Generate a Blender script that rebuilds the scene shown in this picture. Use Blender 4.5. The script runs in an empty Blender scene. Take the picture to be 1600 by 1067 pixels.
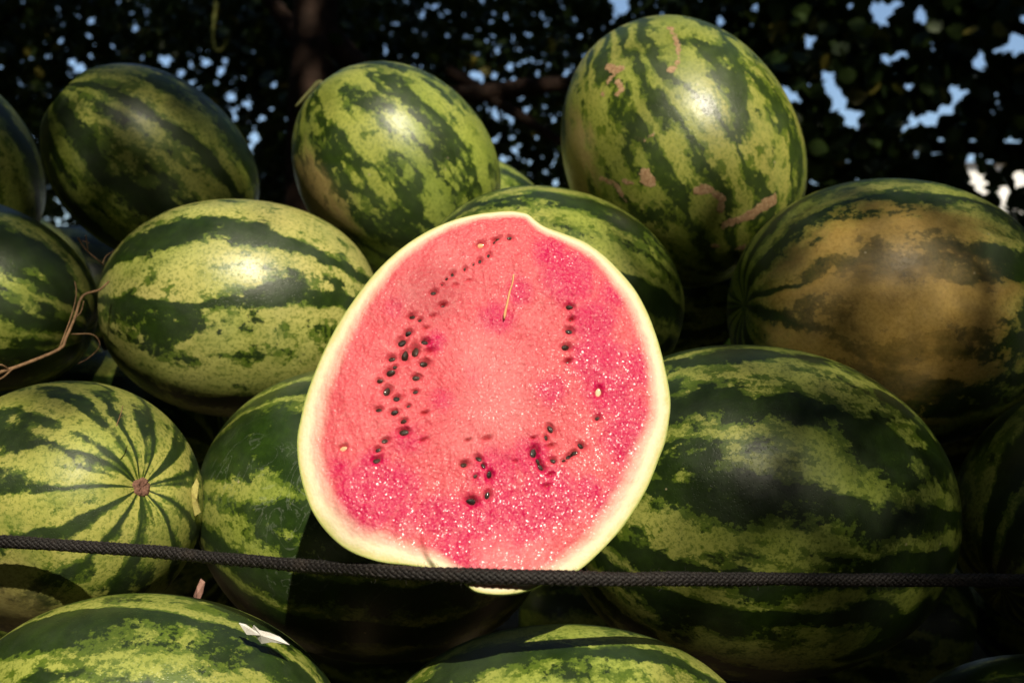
import bpy, math, random
import numpy as np
from mathutils import Vector, Matrix, noise as mnoise
from mathutils.bvhtree import BVHTree

sc = bpy.context.scene
col = sc.collection
R_ = math.radians

# ------------------------------------------------------------------ camera
F, CU, CV = 1770.0, 800.0, 533.5          # focal length and centre of the 1600 px wide photograph
cam_d = bpy.data.cameras.new('camera')
cam_d.sensor_width = 36.0
cam_d.lens = 36.0 * F / 1600.0
cam_d.clip_start, cam_d.clip_end = 0.02, 3000.0
cam_d.dof.use_dof = True
cam_d.dof.focus_distance = 0.99
cam_d.dof.aperture_fstop = 6.3
cam = bpy.data.objects.new('camera', cam_d)
cam.location = (0, 0, 0)                   # the world's origin is the lens, the ground lies below it
cam.rotation_euler = (R_(90), 0, 0)
col.objects.link(cam)
sc.camera = cam

# ------------------------------------------------------------------ sky, sun, exposure
SUN_EL, SUN_AZ = R_(40.0), R_(14.0)        # behind the camera, a little to the right
SUN = Vector((math.sin(SUN_AZ) * math.cos(SUN_EL), -math.cos(SUN_AZ) * math.cos(SUN_EL), math.sin(SUN_EL)))
w = bpy.data.worlds.new('World'); sc.world = w; w.use_nodes = True
wn = w.node_tree; wn.nodes.clear()
wo = wn.nodes.new('ShaderNodeOutputWorld'); wb = wn.nodes.new('ShaderNodeBackground')
sky = wn.nodes.new('ShaderNodeTexSky'); sky.sky_type = 'NISHITA'; sky.sun_disc = False
sky.sun_elevation = SUN_EL; sky.sun_rotation = math.atan2(SUN.x, SUN.y)
sky.air_density = 1.0; sky.dust_density = 0.6; sky.ozone_density = 2.0
wb.inputs[1].default_value = 0.105
wn.links.new(sky.outputs[0], wb.inputs[0]); wn.links.new(wb.outputs[0], wo.inputs[0])
sd = bpy.data.lights.new('sun', 'SUN'); sd.energy = 5.0; sd.angle = R_(0.53); sd.color = (1.0, 0.90, 0.71)
so = bpy.data.objects.new('sun', sd); col.objects.link(so)
so.rotation_euler = SUN.to_track_quat('Z', 'Y').to_euler()
so.location = SUN * 30
sc.view_settings.view_transform = 'Standard'
sc.view_settings.look = 'None'
sc.view_settings.gamma = 1.0
sc.view_settings.use_curve_mapping = False
sc.view_settings.exposure = 0.22
sc.cycles.max_bounces = 4
sc.cycles.diffuse_bounces = 2
sc.cycles.glossy_bounces = 2
sc.cycles.use_adaptive_sampling = True
sc.cycles.adaptive_threshold = 0.02

# ------------------------------------------------------------------ helpers
def px(u, v, d):
    """the point at depth d (metres in front of the lens) seen at photograph pixel u, v"""
    return Vector(((u - CU) / F * d, d, -(v - CV) / F * d))

def tag(o, label=None, cat=None, group=None, kind=None):
    for k, val in (('label', label), ('category', cat), ('group', group), ('kind', kind)):
        if val: o[k] = val
    return o

def mesh_np(name, V, faces, smooth=True):
    me = bpy.data.meshes.new(name)
    V = np.asarray(V, dtype=np.float32)
    faces = np.asarray(faces, dtype=np.int32)
    k = faces.shape[1]
    me.vertices.add(len(V)); me.vertices.foreach_set('co', V.ravel())
    me.loops.add(faces.size); me.loops.foreach_set('vertex_index', faces.ravel())
    me.polygons.add(len(faces))
    me.polygons.foreach_set('loop_start', np.arange(0, faces.size, k, dtype=np.int32))
    me.polygons.foreach_set('loop_total', np.full(len(faces), k, dtype=np.int32))
    me.polygons.foreach_set('use_smooth', np.full(len(faces), smooth, dtype=bool))
    me.update(calc_edges=True); me.validate()
    return me

def link(name, me, mat=None, parent=None):
    o = bpy.data.objects.new(name, me); col.objects.link(o)
    if mat is not None and me is not None and not me.materials: me.materials.append(mat)
    if parent is not None: o.parent = parent
    return o

def empty(name, loc, rot=None):
    o = bpy.data.objects.new(name, None); col.objects.link(o)
    o.empty_display_size = 0.05; o.location = loc
    if rot is not None: o.rotation_euler = rot.to_euler()
    return o

def attr(me, name, vals):
    a = me.attributes.new(name, 'FLOAT', 'POINT')
    a.data.foreach_set('value', np.asarray(vals, dtype=np.float32))

def tube(path, rad, seg=8, cap=True):
    """verts and quads of a tapering tube along a list of points"""
    pts = [Vector(p) for p in path]; n = len(pts)
    if not hasattr(rad, '__len__'): rad = [rad] * n
    V, Q = [], []
    t0 = (pts[1] - pts[0]).normalized()
    up = Vector((0, 0, 1)) if abs(t0.z) < .9 else Vector((1, 0, 0))
    x = t0.cross(up).normalized()
    for i in range(n):
        t = (pts[min(i + 1, n - 1)] - pts[max(i - 1, 0)]).normalized()
        x = (x - t * x.dot(t)).normalized(); y = t.cross(x)
        for s in range(seg):
            a = 2 * math.pi * s / seg
            V.append(pts[i] + (x * math.cos(a) + y * math.sin(a)) * rad[i])
    for i in range(n - 1):
        for s in range(seg):
            s2 = (s + 1) % seg
            Q.append((i * seg + s, i * seg + s2, (i + 1) * seg + s2, (i + 1) * seg + s))
    if cap:
        for base, c in ((0, pts[0]), ((n - 1) * seg, pts[-1])):
            V.append(c); k = len(V) - 1
            for s in range(seg):
                Q.append((base + s, base + (s + 1) % seg, k, k))
    return V, Q

def join(parts):
    V, Q = [], []
    for v, q in parts:
        o = len(V); V += [tuple(p) for p in v]; Q += [tuple(i + o for i in f) for f in q]
    return V, Q

def mesh_py(name, V, Q, smooth=True):
    me = bpy.data.meshes.new(name)
    me.from_pydata([tuple(v) for v in V], [], [tuple(dict.fromkeys(f)) for f in Q])
    me.polygons.foreach_set('use_smooth', [smooth] * len(me.polygons)); me.update()
    return me

def smooth_path(pts, n=10):
    """Catmull-Rom through the points"""
    P = [Vector(p) for p in pts]; P = [P[0] * 2 - P[1]] + P + [P[-1] * 2 - P[-2]]
    out = []
    for i in range(1, len(P) - 2):
        for k in range(n):
            t = k / n
            a, b, c, d = P[i - 1], P[i], P[i + 1], P[i + 2]
            out.append(.5 * ((2 * b) + (c - a) * t + (2 * a - 5 * b + 4 * c - d) * t * t + (3 * b - a - 3 * c + d) * t ** 3))
    out.append(P[-2])
    return out

# ------------------------------------------------------------------ shader helpers
class NT:
    def __init__(s, name):
        s.m = bpy.data.materials.new(name); s.m.use_nodes = True
        s.t = s.m.node_tree; s.t.nodes.clear()
        s.out = s.t.nodes.new('ShaderNodeOutputMaterial')
    def n(s, typ, ins=None, **props):
        nd = s.t.nodes.new('ShaderNode' + typ)
        for k, v in props.items(): setattr(nd, k, v)
        for k, v in (ins or {}).items(): s.put(nd.inputs[k], v)
        return nd
    def put(s, sock, v):
        if isinstance(v, bpy.types.NodeSocket): s.t.links.new(v, sock)
        elif isinstance(v, bpy.types.Node): s.t.links.new(v.outputs[0], sock)
        else:
            if sock.type == 'RGBA' and len(v) == 3: v = (*v, 1)
            sock.default_value = v
    def math(s, op, a, b=0.0, c=0.0, clamp=False):
        nd = s.n('Math', operation=op, use_clamp=clamp)
        s.put(nd.inputs[0], a); s.put(nd.inputs[1], b); s.put(nd.inputs[2], c)
        return nd.outputs[0]
    def mix(s, f, a, b, mode='MIX'):
        nd = s.n('Mix', data_type='RGBA', blend_type=mode)
        s.put(nd.inputs['Factor'], f); s.put(nd.inputs[6], a); s.put(nd.inputs[7], b)
        return nd.outputs[2]
    def step(s, x, lo, hi):
        nd = s.n('MapRange', interpolation_type='SMOOTHSTEP')
        s.put(nd.inputs[0], x); s.put(nd.inputs[1], lo); s.put(nd.inputs[2], hi)
        return nd.outputs[0]
    def noise(s, vec, scale, detail=2.0, rough=0.5, dist=0.0):
        return s.n('TexNoise', {'Vector': vec, 'Scale': scale, 'Detail': detail, 'Roughness': rough, 'Distortion': dist}).outputs[0]
    def vec(s, v, loc=(0, 0, 0), scale=(1, 1, 1)):
        return s.n('Mapping', {'Vector': v, 'Location': loc, 'Scale': scale}).outputs[0]
    def attr(s, name):
        return s.n('Attribute', attribute_name=name).outputs['Fac']
    def bump(s, h, strength, dist, normal=None):
        nd = s.n('Bump', {'Height': h, 'Strength': strength, 'Distance': dist})
        if normal is not None: s.put(nd.inputs['Normal'], normal)
        return nd.outputs[0]
    def bsdf(s, **ins):
        nd = s.n('BsdfPrincipled', {k.replace('_', ' '): v for k, v in ins.items()})
        s.t.links.new(nd.outputs[0], s.out.inputs[0])
        return s.m

def rind_mat(name, seed, N=10, w=.45, b=.14, warp=1.0, pale=(.36, .365, .085), mid=(.064, .108, .009), dark=(.011, .025, .003),
             spot=None, scar=False, scratch=0.0, fade=.45, rough=.40, palecut=.0, haze=.05, gloss=.50, wash=.55, soft=0.0, spotgreen=.10):
    t = NT(name)
    P0 = t.n('TexCoord').outputs['Object']
    off = (seed * 3.71 % 17, seed * 5.13 % 13, seed * 7.77 % 11)
    P = t.vec(P0, off)
    PS = t.vec(P0, off, (1, 1, .5))                        # stretched along the fruit
    x = t.n('SeparateXYZ', {0: P0})
    X, Y, Z = x.outputs[0], x.outputs[1], x.outputs[2]
    th = t.math('MULTIPLY', t.math('ARCTAN2', Y, X), N / (2 * math.pi))
    rr = t.math('DIVIDE', t.math('SQRT', t.math('ADD', t.math('MULTIPLY', X, X), t.math('MULTIPLY', Y, Y))), b)
    pf = t.step(rr, .08, fade + .3)
    A = t.noise(PS, 9, 2, .5); B = t.noise(PS, 38, 4, .66); C = t.noise(P, 130, 4, .72)
    wob = t.math('ADD', t.math('MULTIPLY', t.math('SUBTRACT', A, .5), 1.35 * warp),
                 t.math('ADD', t.math('MULTIPLY', t.math('SUBTRACT', B, .5), .85 * warp), t.math('MULTIPLY', t.math('SUBTRACT', C, .5), .42)))
    cv = t.n('CombineXYZ', {0: t.math('DIVIDE', X, t.math('MULTIPLY', rr, b)), 1: t.math('DIVIDE', Y, t.math('MULTIPLY', rr, b)), 2: seed * 1.37}).outputs[0]
    ang = t.noise(cv, 1.7, 2, .6)
    th = t.math('ADD', th, t.math('MULTIPLY', t.math('SUBTRACT', ang, .5), 2.6))
    ph = t.math('ADD', th, t.math('MULTIPLY', wob, pf))
    tri = t.math('MULTIPLY', t.math('PINGPONG', ph, .5), 2.0)
    D = t.noise(t.vec(P0, (off[1], off[2], off[0]), (1, 1, .7)), 17, 6, .68)
    val = t.math('ADD', tri, t.math('MULTIPLY', t.math('MULTIPLY', t.math('SUBTRACT', D, .5), 1.7), pf))
    dm = t.step(t.math('ADD', val, t.math('MULTIPLY', t.math('SUBTRACT', C, .5), .55)), w - .06 - soft, w + .10 + soft)
    E = t.noise(t.vec(P0, (off[2], off[0], off[1]), (1, 1, .75)), 64, 6, .76)
    pm = t.math('MULTIPLY', t.step(t.math('ADD', val, t.math('MULTIPLY', t.math('SUBTRACT', E, .5), 2.3)), w + .14 + palecut, w + .36 + palecut), dm)
    G = t.noise(P, 260, 4, .7)
    vor = t.n('TexVoronoi', {'Vector': t.vec(P0, off), 'Scale': 210.0, 'Randomness': 1.0}, feature='DISTANCE_TO_EDGE').outputs[0]
    vein = t.math('MULTIPLY', t.step(vor, .16, .03), t.step(G, .40, .60))
    fine = t.math('MAXIMUM', t.math('MULTIPLY', t.step(G, .48, .62), .74), t.math('MULTIPLY', vein, .35))
    big = t.noise(P, 7, 2, .5)
    palec = t.mix(t.step(big, .3, .7), pale, (pale[0] * .80, pale[1] * .95, pale[2] * .7))
    midc = t.mix(t.step(G, .35, .65), mid, (mid[0] * 1.5, mid[1] * 1.35, mid[2] * 1.4))
    darkc = t.mix(t.step(t.noise(P, 60, 5, .65), .35, .75), dark, (dark[0] * 1.9, dark[1] * 1.75, dark[2] * 1.5))
    palec = t.mix(t.math('MULTIPLY', t.step(t.noise(PS, 19, 5, .65), .42, .72), wash), palec, (mid[0] * 2.0, mid[1] * 1.75, mid[2] * 2.0))
    c = t.mix(dm, darkc, midc)
    c = t.mix(t.math('MULTIPLY', pm, t.math('SUBTRACT', 1.0, fine)), c, palec)
    if spot:                                               # the yellow side the fruit lay on
        sdir, s0, s1, scol = spot
        nv = t.n('VectorMath', {0: P0}, operation='NORMALIZE').outputs[0]
        dp = t.n('VectorMath', {0: nv, 1: tuple(sdir)}, operation='DOT_PRODUCT').outputs['Value']
        dp = t.math('ADD', dp, t.math('ADD', t.math('MULTIPLY', t.math('SUBTRACT', B, .5), .22), t.math('MULTIPLY', t.math('SUBTRACT', t.math('ADD', t.math('MULTIPLY', tri, .55), t.math('MULTIPLY', dm, .45)), .5), spotgreen)))
        sm = t.step(dp, s0, s1)
        blot = t.step(t.noise(P, 34, 6, .68), .57, .66)
        scc = t.mix(t.step(G, .35, .7), scol, (scol[0] * .72, scol[1] * .70, scol[2] * .62))
        scc = t.mix(t.math('MULTIPLY', blot, .6), scc, (.045, .034, .022))
        c = t.mix(t.math('MULTIPLY', sm, .93), c, scc)
    sp = t.n('TexVoronoi', {'Vector': P, 'Scale': 42.0}, feature='F1')
    spm = t.math('MULTIPLY', t.step(sp.outputs[0], .075, .04), t.step(t.n('SeparateColor', {0: sp.outputs[1]}).outputs[0], .80, .83))
    c = t.mix(t.math('MULTIPLY', spm, .75), c, (.42, .36, .22))
    # waxy bloom and dust rubbed unevenly over the skin
    bl = t.noise(P, 12, 4, .6, .6)
    c = t.mix(t.math('MULTIPLY', t.step(bl, .35, .75), haze), c, (.30, .32, .30))
    scr_h = None
    if scratch:
        sv = t.n('Mapping', {'Vector': P0, 'Location': off, 'Rotation': (.5, .9, .3), 'Scale': (34, 12, 22)}).outputs[0]
        sn = t.math('ABSOLUTE', t.math('SUBTRACT', t.noise(sv, 1.0, 5, .6, 1.2), .5))
        sk = t.math('MULTIPLY', t.step(sn, .012, .002), t.step(t.noise(P, 10, 2, .5), .48, .60))
        c = t.mix(t.math('MULTIPLY', sk, scratch), c, (.42, .45, .40))
    rg = t.math('ADD', t.math('MULTIPLY', t.math('SUBTRACT', bl, .5), .30), rough)
    if scar:
        sdv = t.math('ADD', t.attr('scar'), t.math('ADD', t.math('MULTIPLY', t.math('SUBTRACT', t.noise(P, 150, 5, .7), .5), .013),
                                                   t.math('MULTIPLY', t.math('SUBTRACT', t.noise(P, 45, 3, .6), .5), .016)))
        sm2 = t.step(sdv, .0009, -.0006)
        cork = t.mix(t.step(t.noise(P, 190, 5, .7), .35, .65), (.50, .33, .185), (.30, .17, .085))
        cork = t.mix(t.math('MULTIPLY', t.step(t.n('TexVoronoi', {'Vector': P, 'Scale': 260.0}, feature='DISTANCE_TO_EDGE').outputs[0], .09, .02), .6), cork, (.16, .085, .045))
        c = t.mix(sm2, c, cork)
        rg = t.math('ADD', rg, t.math('MULTIPLY', sm2, .4))
    h = t.math('ADD', t.noise(P, 70, 4, .62), t.math('MULTIPLY', t.step(t.n('TexVoronoi', {'Vector': P, 'Scale': 330.0}).outputs[0], .32, .12), -.35))
    if scar: h = t.math('ADD', h, t.math('MULTIPLY', sm2, 2.6))
    nrm = t.bump(h, .30, .0014)
    return t.bsdf(Base_Color=c, Roughness=rg, Specular_IOR_Level=.30, Normal=nrm, Coat_Weight=gloss, Coat_Roughness=t.math('ADD', .41, t.math('ADD', t.math('MULTIPLY', t.math('SUBTRACT', bl, .5), .30), t.math('MULTIPLY', t.math('SUBTRACT', G, .5), .35))), Coat_Normal=nrm)

def plain(name, c1, c2, scale, rough=.7, bump=.3, bd=.003, spec=.3, rnd=False, trans=0.0):
    t = NT(name)
    P = t.n('TexCoord').outputs['Object']
    n1 = t.noise(P, scale, 5, .65)
    c = t.mix(t.step(n1, .3, .7), c1, c2)
    if rnd:
        r = t.n('NewGeometry').outputs['Random Per Island']
        c = t.mix(t.math('MULTIPLY', r, .8), c, (c2[0] * 1.7, c2[1] * 1.5, c2[2] * 1.1))
    ins = dict(Base_Color=c, Roughness=rough, Specular_IOR_Level=spec, Normal=t.bump(n1, bump, bd))
    return t.bsdf(**ins)

def leaf_mat(name, c1, c2, yellow=.03):
    t = NT(name)
    r = t.n('NewGeometry').outputs['Random Per Island']
    oi = t.n('ObjectInfo').outputs['Random']
    r = t.math('FRACT', t.math('ADD', r, oi))
    P = t.n('TexCoord').outputs['Object']
    c = t.mix(r, c1, c2)
    c = t.mix(t.step(r, 1.0 - yellow - .005, 1.0 - yellow), c, (.30, .26, .05))
    b = t.n('BsdfPrincipled', {'Base Color': c, 'Roughness': .42, 'Specular IOR Level': .35})
    tr = t.n('BsdfTranslucent', {'Color': t.mix(.5, c, (.16, .24, .03))})
    mx = t.n('MixShader', {0: .22, 1: b, 2: tr})
    t.t.links.new(mx.outputs[0], t.out.inputs[0])
    return t.m

# ------------------------------------------------------------------ setting: ground
def ground_mat():
    t = NT('dry_earth')
    P = t.n('TexCoord').outputs['Object']
    a = t.noise(P, 1.3, 6, .6); b = t.noise(P, 22, 6, .7)
    c = t.mix(t.step(a, .35, .65), (.17, .12, .075), (.10, .085, .045))
    c = t.mix(t.math('MULTIPLY', t.step(b, .5, .7), .5), c, (.06, .05, .03))
    c = t.mix(t.math('MULTIPLY', t.step(t.noise(P, .35, 4, .6), .5, .62), .7), c, (.05, .07, .02))
    return t.bsdf(Base_Color=c, Roughness=.95, Specular_IOR_Level=.15, Normal=t.bump(b, .6, .02))

GZ = -0.525
n = 60
gx = np.sinh(np.linspace(-5.2, 5.2, n)) * 5.0
V = [(x, y, GZ + (mnoise.noise(Vector((x * .15, y * .15, 3))) * .10 if 3 < math.hypot(x, y) < 60 else 0)) for y in gx for x in gx]
Q = [(j * n + i, j * n + i + 1, (j + 1) * n + i + 1, (j + 1) * n + i) for j in range(n - 1) for i in range(n - 1)]
tag(link('ground', mesh_py('ground', V, Q), ground_mat()), 'dry earth ground under the melon pile and the trees', None, None, 'structure')

# ------------------------------------------------------------------ watermelons
def basis(ax):
    z = Vector(ax).normalized()
    h = Vector((0, 0, 1)) if abs(z.z) < .8 else Vector((0, 1, 0))
    x = h.cross(z).normalized(); y = z.cross(x)
    return Matrix((x, y, z)).transposed()

PLACES = {   # centre, direction of the long axis, half length, half width
    'A':((-0.8659,1.72,0.2601),(0.3, 0.4, -0.8),0.1604,0.1388),
    'B':((-0.5335,1.68,0.2579),(0.7, 0.35, -0.6),0.1640,0.1322),
    'C':((-0.1702,1.66,0.2524),(0.62, 0.1, -0.7),0.1611,0.1419),
    'D':((-0.0675,2.0,0.2014),(0.8, 0.4, -0.4),0.1502,0.1250),
    'E':((0.2362,1.6,0.2694),(0.42, -0.15, -0.88),0.1957,0.1613),
    'F':((0.4758,1.42,0.0347),(0.98, 0.15, -0.05),0.2051,0.1692),
    'G':((0.0488,1.46,0.0553),(0.94, 0.15, -0.22),0.1733,0.1416),
    'H':((-0.3436,1.44,0.0415),(0.98, 0.12, -0.03),0.1736,0.1396),
    'I':((-0.7161,1.48,0.0640),(0.92, 0.1, -0.3),0.1722,0.1251),
    'J':((-0.4566,1.16,-0.1690),(0.75, -0.62, 0.22),0.1489,0.1294),
    'K':((-0.1497,1.24,-0.1860),(0.97, -0.05, -0.12),0.1930,0.1590),
    'L':((0.2628,1.22,-0.1823),(0.97, 0.12, -0.1),0.2141,0.1781),
    'M':((0.6543,1.28,-0.1860),(0.75, 0.3, 0.5),0.1647,0.1370),
    'N':((-0.3098,0.975,-0.3418),(0.96, 0, -0.1),0.1665,0.1207),
    'O':((0.0433,0.93,-0.3488),(0.97, 0.1, 0),0.1605,0.1137),
    'P':((0.5245,1.16,-0.4265),(0.95, 0.1, 0.1),0.1416,0.1014),
}

def melon_mesh(name, a, b, seed, nu=112, nv=72, egg=0.0):
    """a slightly lumpy ellipsoid of revolution about local z with dimpled ends"""
    ph = np.linspace(0, math.pi, nv + 1)[1:-1]
    th = np.linspace(0, 2 * math.pi, nu, endpoint=False)
    PH, TH = np.meshgrid(ph, th, indexing='ij')
    sz, cz = np.sin(PH), np.cos(PH)
    sq = np.sign(cz) * np.abs(cz) ** .98
    r = b * sz ** .94 * (1 + egg * cz)
    X, Y, Zc = r * np.cos(TH), r * np.sin(TH), a * sq
    Zc = Zc - np.sign(cz) * .010 * np.exp(-(sz / .16) ** 2)      # dimple at both ends
    V = np.stack([X, Y, Zc], -1).reshape(-1, 3)
    d = np.array([mnoise.noise(Vector((p[0] * 7 + seed * 3.1, p[1] * 7 - seed * 1.7, p[2] * 5 + seed))) for p in V])
    V = V * (1 + .022 * d)[:, None]
    F_ = []
    rows = nv - 1
    idx = np.arange(rows * nu).reshape(rows, nu)
    nx = np.roll(idx, -1, 1)
    q = np.stack([idx[:-1], idx[1:], nx[1:], nx[:-1]], -1).reshape(-1, 4)
    top, bot = len(V), len(V) + 1
    V = np.vstack([V, [[0, 0, a - .010], [0, 0, -a + .010]]])
    me = bpy.data.meshes.new(name)
    faces = [tuple(f) for f in q.tolist()] + [(idx[0, i], nx[0, i], top) for i in range(nu)] + [(nx[-1, i], idx[-1, i], bot) for i in range(nu)]
    me.from_pydata(V.tolist(), [], faces)
    me.polygons.foreach_set('use_smooth', [True] * len(me.polygons)); me.update()
    return me, V

G1 = 'watermelons piled up for sale'
# key: label, rind settings, egg
LBL = {
 'A': 'watermelon cut by the left picture edge, topmost row, dim and dark green',
 'B': 'shaded dark green watermelon with diagonal stripes in the top left of the pile',
 'C': 'sunlit mottled watermelon with a short stem at its upper left, in the top row',
 'D': 'watermelon almost hidden in the top row, only a small sunlit sliver showing',
 'E': 'large sunlit watermelon with tan corky scars, highest of the whole pile',
 'F': 'watermelon with a broad yellow-brown ground spot, right of and below the scarred one',
 'G': 'striped watermelon directly behind the top edge of the cut half',
 'H': 'bright watermelon with bold pale and dark bands, left of the cut half',
 'I': 'watermelon cut by the left picture edge in the middle row, behind the dry vine',
 'J': 'watermelon with round brown end scar and radiating stripes facing front, lower left',
 'K': 'dark green scratched watermelon carrying the shadow of the cut half, just left below it',
 'L': 'very large dim striped watermelon to the right below the cut half',
 'M': 'dark watermelon in deep shade, cut by the right picture edge',
 'N': 'sunlit watermelon in the bottom left corner, below the rope',
 'O': 'watermelon at the bottom middle, only its striped back showing under the rope',
 'P': 'barely visible watermelon in the dark bottom right corner',
}
def loc_dir(key, wv):
    return (basis(PLACES[key][1]).transposed() @ Vector(wv)).normalized()
SET = {
 'A': dict(gloss=.18, seed=1, N=9, w=.5), 'B': dict(gloss=.18, seed=2, N=9, w=.50, haze=.08),
 'C': dict(seed=3, N=9, w=.20, warp=1.9, wash=.6, palecut=-.06, dark=(.016, .034, .004), pale=(.35, .37, .075), spot=(loc_dir('C', (-.80, -.45, -.45)), .80, 1.0, (.42, .30, .12))),
 'D': dict(seed=4, N=9, w=.35), 'E': dict(seed=5, N=9, w=.34, warp=1.9, wash=.8, mid=(.075, .115, .010), dark=(.020, .038, .005), scar=True, palecut=.0, pale=(.33, .32, .075), spot=(loc_dir('E', (-.97, -.2, -.15)), .90, 1.02, (.40, .28, .12))),
 'F': dict(gloss=.12, seed=46, N=11, w=.36, warp=1.2, haze=.1, rough=.5, spot=(loc_dir('F', (-.24, -.95, -.02)), .58, .98, (.46, .295, .078)), spotgreen=.32),
 'G': dict(gloss=.25, seed=7, N=11, w=.44), 'H': dict(seed=8, N=8, w=.42, warp=.9, pale=(.47, .43, .135), palecut=-.10),
 'I': dict(gloss=.3, seed=9, N=10, w=.52), 'J': dict(seed=10, N=11, w=.40, warp=1.5, fade=.45, soft=.13, pale=(.42, .39, .10), gloss=.16, rough=.55, wash=.8, palecut=-.12, spot=(loc_dir('J', (-.30, -.75, -.65)), .78, 1.02, (.46, .40, .14))),
 'K': dict(seed=11, N=9, w=.60, scratch=.13, rough=.34, dark=(.013, .031, .004)), 'L': dict(gloss=.12, seed=52, N=13, w=.47, haze=.06, warp=1.3),
 'M': dict(seed=13, N=9, w=.55), 'N': dict(seed=14, N=9, w=.40, pale=(.38, .38, .09)), 'O': dict(seed=55, N=10, w=.36), 'P': dict(seed=16, N=9, w=.55),
}
EGG = {'C': .05, 'E': .06, 'F': -.03, 'L': -.03, 'J': -.04}
SCARS = [  # on the scarred melon: photograph pixels, half width in metres
 ([(1048, 45), (1056, 62), (1062, 78), (1060, 95), (1050, 110)], .0028),
 ([(950, 104), (962, 110), (972, 108)], .0045), ([(962, 112), (950, 128), (941, 148)], .0022), ([(965, 128), (973, 140), (966, 146)], .0035),
 ([(995, 217), (1006, 219), (1020, 211)], .0014),
 ([(940, 278), (962, 288), (968, 300), (978, 316)], .0032), ([(975, 283), (985, 287)], .0022),
 ([(1010, 272), (1016, 284)], .0075),
 ([(1090, 299), (1105, 296), (1118, 303), (1128, 312), (1126, 328)], .0045),
 ([(1135, 350), (1155, 342), (1175, 334), (1195, 322), (1210, 312)], .0065), ([(1115, 383), (1122, 384)], .0022), ([(1150, 390), (1160, 386)], .003),
]
MELON = {}
for key, (c, ax, a, b) in PLACES.items():
    sets = dict(SET[key]); sets.setdefault('b', b)
    dense = key == 'E'
    me, V = melon_mesh('watermelon_rind', a, b, sets['seed'], *((220, 150) if dense else (112, 72)), egg=EGG.get(key, 0))
    if dense:
        dist = np.full(len(V), 1.0); inv_ = basis(ax).transposed()
        bv = BVHTree.FromPolygons([tuple(v) for v in V], [tuple(p.vertices) for p in me.polygons])
        for poly, hw in SCARS:
            pts = [bv.ray_cast(inv_ @ (-Vector(c)), inv_ @ px(*p, 1.0))[0] for p in poly]; pts = [np.array(p) for p in pts if p is not None]
            for p, q in zip(pts[:-1], pts[1:]):
                d = q - p; tt = np.clip(((V - p) @ d) / (d @ d), 0, 1)
                dist = np.minimum(dist, np.linalg.norm(V - p - tt[:, None] * d, axis=1) - hw)
        attr(me, 'scar', dist)
    mat = rind_mat('rind_' + str(sets['seed']), **sets)
    parts = key in 'CJ'
    rot = basis(ax)
    if parts:
        root = empty('watermelon', c, rot)
        link('rind', me, mat, root)
    else:
        root = link('watermelon', me, mat); root.location = c; root.rotation_euler = rot.to_euler()
    tag(root, LBL[key], 'watermelon', G1)
    MELON[key] = root

# end scar of the melon in the lower left: a corky rosette
cork = plain('corky_end', (.24, .12, .085), (.10, .05, .035), 600, .85, .8, .001)
a_ = PLACES['J'][2]
V, Q = [(0, 0, a_ - .0075)], []
rs = random.Random(3); ns = 30
for k, (r, z) in enumerate(((.0025, -.0078), (.0052, -.0056), (.0074, -.0058), (.0096, -.0094))):
    for i in range(ns):
        an = 2 * math.pi * i / ns; j = 1 + (rs.random() - .5) * .34
        V.append((r * j * math.cos(an), r * j * math.sin(an), a_ + z + (rs.random() - .5) * .0022))
for i in range(ns): Q.append((0, 1 + i, 1 + (i + 1) % ns))
for k in range(3):
    for i in range(ns):
        Q.append((1 + k * ns + i, 1 + (k + 1) * ns + i, 1 + (k + 1) * ns + (i + 1) % ns, 1 + k * ns + (i + 1) % ns))
tag(link('end_scar', mesh_py('end_scar', V, Q), cork, MELON['J']), 'round pinkish brown corky end scar')

# short stem of the sunlit top melon
stem_m = plain('dry_stem', (.09, .10, .03), (.16, .15, .06), 150, .7, .5, .001)
inv = MELON['C'].rotation_euler.to_matrix().transposed()
cc = Vector(PLACES['C'][0]); ca = PLACES['C'][2]
base = Vector((0, 0, -ca + .010))
tip = inv @ (px(462, 167, cc.y - .02) - cc)
pth = smooth_path([base * .97, base * 1.06 + Vector((0, 0, -.004)), base.lerp(tip, .55) + inv @ Vector((0, 0, .010)), tip], 5)
link('stem', mesh_py('stem', *tube(pth, [.0070] * 3 + [.0046] * 3 + list(np.linspace(.0044, .0018, len(pth) - 6)), 10)), stem_m, MELON['C'])

# melons that hold the pile up from inside and behind
rs = random.Random(11)
hid = 0
FILL = [px(1095, 500, 1.80), px(620, 560, 1.66), px(40, 600, 1.74), px(300, 640, 1.58), px(1510, 640, 1.62), px(880, 760, 1.62), px(840, 350, 1.95)]
taken = [(Vector(c), (a + 2 * b) / 3) for c, ax, a, b in PLACES.values()]
inner_mat = rind_mat('rind_inner', seed=21, N=9, w=.5, b=.13)
inner_me, _ = melon_mesh('watermelon_inner', .155, .13, 21)
for z in (-.39, -.14, .10):
    for y in (1.64, 1.90, 2.18):
        for x in (-.86, -.52, -.18, .16, .50, .84):
            if z > .0 and y < 1.7: continue
            if z < -.3 and y < 1.8 and x < -.35: continue
            p = Vector((x + rs.uniform(-.03, .03), y + .08 * (z > 0), z))
            if p.z > .02 + .55 * (p.y - 1.5): continue
            if all((p - q).length > r + .135 for q, r in taken):
                o = link('watermelon', inner_me, inner_mat); o.location = p
                o.rotation_euler = (R_(90) + rs.uniform(-.3, .3), rs.uniform(-.2, .2), rs.uniform(-.9, .9) + R_(90))
                tag(o, 'dark watermelon deep inside the pile, hidden in the black gaps behind the front rows', 'watermelon', 'watermelons inside the pile')
                taken.append((p, .14)); hid += 1
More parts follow.
